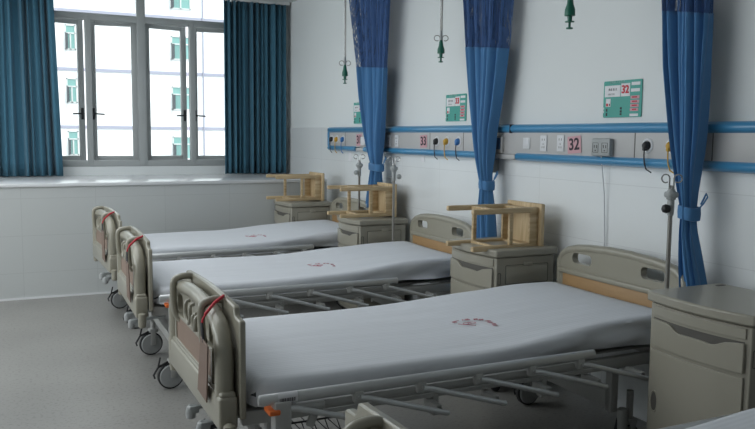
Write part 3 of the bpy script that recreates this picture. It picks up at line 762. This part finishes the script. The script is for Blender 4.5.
# ---- teal information cards
def info_card(y, num, label, full=True):
    c = thing('patient_card', label, 'information card', (0, y, 1.633), 0, 'teal bed information cards')
    W, H = .277, .19
    MB().sheet_yz(rrect(-W/2, W/2, -H/2, H/2, .008), [], -.006, -.001).build('card', M['teal'], c)
    def U(px, py): return (W/2-(px-105)/275*W, H/2-(py-72)/262*H)
    def rect(p, m, name, d=.0075):
        y1, z1 = U(p[0], p[1]); y0, z0 = U(p[2], p[3]); return MB().box(-d, -.005, y0, y1, z0, z1).build(name, m, c, flat=True)
    text('住院病人信息卡', .016, M['teal_light'], (-.0075, U(205, 0)[0], U(0, 84)[1]), WALLROT, 'title', c, .0004)
    rect((115, 105, 230, 186), M['white'], 'name_slip'); text('姓名 某 女', .014, M['blacktext'], (-.008, U(175, 0)[0], U(0, 135)[1]), WALLROT, 'name_text', c, .0004)
    text('住院号 年龄', .009, M['greyplug'], (-.008, U(165, 0)[0], U(0, 168)[1]), WALLROT, 'name_text', c, .0004)
    rect((235, 95, 298, 186), M['white'], 'number_slip'); text(num, .056, M['redtext'], (-.009, U(266, 0)[0], U(0, 140)[1]), WALLROT, 'number', c, .0012, .95)
    for p in ((308, 90, 368, 112), (306, 135, 366, 157), (302, 310, 360, 328)): rect(p, M['white'], 'blank_slip')
    for k, p in enumerate(((305, 185, 365, 206), (305, 215, 365, 236), (304, 243, 362, 264), (303, 271, 360, 292))):
        rect(p, M['pinkcard'], 'pink_slip'); text('■■■■' if k < 3 else '■■■', .010, M['redtext'], (-.008, U(333, 0)[0], U(0, (p[1]+p[3])/2)[1]), WALLROT, 'slip_text', c, .0003)
    rect((125, 198, 160, 256), M['white'], 'diet_slip'); rect((128, 232, 143, 252), M['redtext'], 'mark', .008); rect((150, 234, 157, 250), M['blacktext'], 'mark', .008)
    for p in ((128, 270, 137, 290), (128, 300, 137, 322), (231, 262, 243, 278), (231, 284, 243, 300), (231, 305, 243, 318)): rect(p, M['blacktext'], 'mark')
    for p in ((108, 260, 112, 275), (108, 282, 112, 300)): rect(p, M['white'], 'mark')
info_card(3.133, '32', 'teal bed information card with large red number 32 on the upper wall')
info_card(4.79, '33', 'teal bed information card on the wall above trunking, left of the second blue curtain')
info_card(6.455, '31', 'teal bed information card half hidden behind the farthest blue curtain')

# ------------------------------------------------------------------ blue cubicle curtains gathered with tiebacks
NETZ = 2.015
def cubicle(xc, tab, tie, seed, label, zb=.28, npl=7):
    """tab rows: (z, y_low, y_high)"""
    KS = (2.8853-.13)/(2.8853-.2); xc = -.13
    tab = [(1.4315+(z-1.4315)*KS if z < 2.8 else z, p*KS, q*KS) for z, p, q in tab]; tie = 1.4315+(tie-1.4315)*KS
    rnd = random.Random(seed); ph = [rnd.uniform(0, 6.28) for _ in range(5)]
    root = thing('cubicle_curtain', label, 'curtain', (xc, (tab[-1][1]+tab[-1][2])/2, 0), 0, 'blue cubicle curtains')
    yo = root.location.y
    lo = [(z, a) for z, a, b in tab][::-1]; hi = [(z, b) for z, a, b in tab][::-1]
    def f(z, u):
        sh = .018+.02*math.exp(-((z-tie)/.3)**2)
        a, b = interp(lo, z)-yo+sh, interp(hi, z)-yo-sh; wd = b-a
        amp = .036-.016*math.exp(-((z-tie)/.14)**2)
        uu = u+.022*math.sin(2*PI*u*1.7+ph[0])+.008*math.sin(3*z+ph[1])
        s = math.sin(2*PI*npl*uu+ph[2]+.25*math.sin(z*1.7))
        x = amp*s+.012*math.sin(2*PI*u*2.1+ph[3]+z*1.3)
        x += .02*math.sin(PI*u)*(-1)*math.exp(-((z-tie)/.35)**2)
        y = a+wd*u+.35*amp*math.cos(2*PI*npl*uu+ph[2])*math.sin(PI*u)
        return (x, y, z)
    NV = 60
    fab = MB().grid(lambda u, v: f(zb+(NETZ-.045*(1-u)-zb)*v, u), npl*14, NV).build('drape', M['bluefabric'], root)
    sm = fab.modifiers.new('solid', 'SOLIDIFY'); sm.thickness = .003
    MB().grid(lambda u, v: f(NETZ-.005-.045*(1-u)+(CEIL-.03-NETZ+.045*(1-u))*v, u), npl*14, 20).build('net_header', M['net'], root)
    a, b = interp(lo, tie)-yo, interp(hi, tie)-yo; cy = (a+b)/2; ry = (b-a)/2-.026
    vs = []; n = 28; prof = [(-.030, 0), (-.028, .006), (0, .008), (.028, .006), (.030, 0), (.0, -.002)]
    for k in range(n):
        t = 2*PI*k/n; sx = abs(math.cos(t))**.7*(1 if math.cos(t) > 0 else -1); sy = abs(math.sin(t))**.7*(1 if math.sin(t) > 0 else -1)
        for dz, dr in prof: vs.append((-.004+(.036+dr)*sx, cy+(ry+dr)*sy, tie+dz+.006*math.sin(t)))
    m = len(prof); fs = [(k*m+j, k*m+(j+1) % m, ((k+1) % n)*m+(j+1) % m, ((k+1) % n)*m+j) for k in range(n) for j in range(m)]
    MB().add(vs, fs).build('tieback', M['bluefabric'], root)
    MB().tube([(0, a+.012, tie+.025), (.01, a-.0, tie+.045), (.02, a-.012, tie+.075), (.02, a-.004, tie+.09), (.02, a+.006, tie+.07), (.01, a+.014, tie+.04)], .004, 6).build('tie_loop', M['bluefabric'], root)
cubicle(-.2, [(CEIL, 2.32, 2.80), (2.05, 2.40, 2.695), (1.75, 2.40, 2.665), (1.45, 2.40, 2.61), (1.22, 2.41, 2.56), (1.11, 2.413, 2.538), (1.03, 2.405, 2.535), (.77, 2.345, 2.50), (.25, 2.31, 2.46)], 1.11, 3,
        'blue tied-back cubicle curtain nearest the right edge, between front bed and right cabinet')
cubicle(-.2, [(CEIL, 3.66, 4.56), (2.30, 3.88, 4.40), (2.05, 3.90, 4.36), (1.75, 3.945, 4.30), (1.45, 4.005, 4.23), (1.22, 4.01, 4.17), (1.135, 4.0, 4.145), (1.05, 3.99, 4.15), (.80, 3.97, 4.155), (.25, 3.95, 4.17)], 1.135, 8,
        'blue tied-back cubicle curtain in the middle, behind the stool nearest the front bed')
cubicle(-.2, [(CEIL, 5.25, 6.25), (2.5, 5.42, 6.16), (2.05, 5.47, 6.03), (1.75, 5.50, 5.98), (1.45, 5.53, 5.90), (1.25, 5.55, 5.83), (1.18, 5.56, 5.80), (1.1, 5.56, 5.82), (.80, 5.55, 5.87), (.25, 5.54, 5.88)], 1.18, 12,
        'blue tied-back cubicle curtain farthest away, between the farthest and middle beds', zb=.83)
for yy, lb in ((2.53, 'ceiling curtain rail above the nearest blue curtain'), (4.11, 'ceiling curtain rail above the middle blue curtain'), (5.72, 'ceiling curtain rail above the farthest blue curtain')):
    tag(MB().box(-2.6, -.03, yy-.012, yy+.012, CEIL-.035, CEIL, .003).build('curtain_rail', M['ceiling']), lb, 'curtain rail', 'ceiling curtain rails')

# ------------------------------------------------------------------ IV poles on the beds
def make_pole(km='black', ks=-1):
    p = thing('drip_pole', '', 'drip pole')
    MB().tube([(0, 0, .40), (0, 0, .8), (0, 0, 1.19)], .0095, 10).build('outer_tube', M['pole'], p)
    MB().tube([(0, 0, 1.0), (0, 0, 1.23)], .006, 10).build('inner_rod', M['chrome'], p)
    c = MB(); c.lathe([(.012, 1.165), (.020, 1.17), (.021, 1.20), (.013, 1.215)], (0, 0, 0), 'Z', 14); c.lathe([(.026, 1.178), (.030, 1.184), (.030, 1.196), (.026, 1.202)], (0, 0, 0), 'Z', 14)
    co = c.build('collar', M['greyplug'], p)
    MB().lathe([(.006, 0), (.016, .006), (.020, .018), (.016, .032), (.004, .036)], (0, 0, 0), 'X', 14).build('knob', M[km], p).location = (-.045 if ks < 0 else .02, -.012, 1.13)
    k = MB(); k.lathe([(.013, 1.10), (.015, 1.12), (.015, 1.16), (.013, 1.17)], (0, 0, 0), 'Z', 12); k.tube([(0, 0, 1.13), (-.04, -.01, 1.13)], .005, 6); k.build('clamp', M['greyplug'], p)
    for s in (-1, 1):
        h = MB(); q = [(s*.010, 0, 1.20), (s*.010, 0, 1.255)]
        q += [(s*(.028-.018*math.cos(t)), 0, 1.260+.018*math.sin(t)) for t in [k*PI/6 for k in range(0, 11)]]
        h.tube(q, .0032, 6); h.build('bag_hook', M['chrome'], p)
    return p
p0 = make_pole('greyplug', -1)
PL = ['slim steel drip pole on the farthest bed, in front of the far blue curtain', 'slim steel drip pole at the head of the middle bed, crossing a cabinet', 'slim steel drip pole at the head of the front bed beside the nearest blue curtain']
for i, (x, y) in enumerate(((-.290, 5.822), (-.295, 5.18), (-.300, 2.489))):
    p = p0 if i == 0 else make_pole(('greyplug', 'black')[i-1], (1, -1)[i-1])
    p.location = (x, y, 0); p.rotation_euler = (0, 0, -.35); tag(p, PL[i], 'drip pole', 'drip poles on the beds')

# ---- ceiling-hung drip hooks
def make_hanger():
    h = thing('ceiling_drip_hook', '', 'drip hook')
    MB().tube([(.004, 0, 0), (.004, 0, -.80)], .0045, 8).build('rod', M['pole'], h)
    MB().tube([(-.006, .004, 0), (-.006, .004, -.82)], .0035, 8).build('slide_rod', M['chrome'], h)
    for s in (-1, 1):
        q = [(s*.006, 0, -.93), (s*.008, 0, -.86)]+[(s*(.028-.020*math.cos(t)), 0, -.845+.020*math.sin(t)) for t in [k*PI/6 for k in range(0, 11)]]
        MB().tube(q, .0034, 6).build('bag_hook', M['pole'], h)
    MB().lathe([(.007, -.79), (.010, -.81), (.010, -.86), (.007, -.87)], (0, 0, 0), 'Z', 10).build('sleeve', M['greyplug'], h)
    g = MB(); g.lathe([(.010, -.86), (.013, -.875), (.016, -.90), (.024, -.925), (.025, -.955), (.012, -.958), (.010, -.985)], (0, 0, 0), 'Z', 14)
    g.lathe([(.006, -.955), (.006, -1.012), (.016, -1.014), (.016, -1.020), (.005, -1.022)], (0, 0, 0), 'Z', 12)
    g.lathe([(.022, -.982), (.022, -.987)], (0, 0, 0), 'Z', 12)
    g.build('spring_handle', M['green'], h)
    return h
h0 = make_hanger()
HL = ['hanging steel drip rod with green handle, left of the farthest blue curtain', 'hanging steel drip rod with green handle, between the far and middle blue curtains', 'green handle of a hanging drip rod at the top edge, above the number 32 card']
for i, (x, y, dz) in enumerate(((-.262, 6.2, 0.012), (-.186, 4.7, .075), (-.5, 2.96, .075))):
    h = h0 if i == 0 else copy_tree(h0)
    h.location = (x, y, CEIL); h.rotation_euler = (0, 0, -.42)
    h.scale = (1, 1, (1.0-dz)/1.0)
    tag(h, HL[i], 'drip hook', 'drip hooks hung from the ceiling')

# ------------------------------------------------------------------ light
wd = bpy.data.worlds.new('World'); bpy.context.scene.world = wd; wd.use_nodes = True
bg = wd.node_tree.nodes['Background']; bg.inputs[0].default_value = (.90, .96, 1.0, 1); bg.inputs[1].default_value = 2.0
def area(name, loc, rot, sx, sy, e, col=(1, 1, 1), portal=False, spread=None):
    l = bpy.data.lights.new(name, 'AREA'); l.shape = 'RECTANGLE'; l.size = sx; l.size_y = sy; l.energy = e; l.color = col
    if portal: l.cycles.is_portal = True
    if spread: l.spread = math.radians(spread)
    o = bpy.data.objects.new(name, l); COL.objects.link(o); o.location = loc; o.rotation_euler = [math.radians(a) for a in rot]; return o
for i, (a, b) in enumerate(OP):
    area('window_portal', ((a+b)/2, WY+.3, (OZ0+OZ1)/2), (-90, 0, 0), b-a, OZ1-OZ0, 10, portal=True)
sun = bpy.data.lights.new('outdoor_sun', 'SUN'); sun.energy = 2.5; sun.angle = .1
so = bpy.data.objects.new('outdoor_sun', sun); COL.objects.link(so); so.rotation_euler = (math.radians(50), 0, math.radians(15))
area('ceiling_lamp', (-3.4, 5.2, CEIL-.02), (0, 0, 0), 2.2, 4.5, 70, (.93, .97, 1.0))  # unseen fill light added under the ceiling to brighten the room
area('ceiling_lamp', (-4.3, .3, CEIL-.02), (0, 0, 0), 1.2, 3.0, 5, (.93, .97, 1.0))  # weaker added fill towards the camera end

area('side_daylight', (WX0+.05, 5.0, 1.95), (0, -90, 0), 1.3, 6.0, 88, (.92, .97, 1.0))  # added fill on the headwall and curtains; the left wall has no window

# ------------------------------------------------------------------ camera
cd = bpy.data.cameras.new('camera'); cam = bpy.data.objects.new('camera', cd); COL.objects.link(cam)
yaw, pit, rol, F = math.radians(25.398), math.radians(5.779), math.radians(.552), 778.995
fwd = Vector((math.sin(yaw)*math.cos(pit), math.cos(yaw)*math.cos(pit), -math.sin(pit)))
rt = Vector((math.cos(yaw), -math.sin(yaw), 0)); up = rt.cross(fwd)
r2 = rt*math.cos(rol)+up*math.sin(rol); u2 = -rt*math.sin(rol)+up*math.cos(rol)
R = Matrix((r2, u2, -fwd)).transposed().to_4x4(); R.translation = Vector((-2.8853, 0, 1.4315)); cam.matrix_world = R
cd.sensor_width = 36; cd.lens = F/755*36; cd.clip_start = .05; cd.clip_end = 300
bpy.context.scene.camera = cam
vs = bpy.context.scene.view_settings; vs.view_transform = 'Standard'; vs.look = 'None'; vs.exposure = 0; vs.gamma = 1
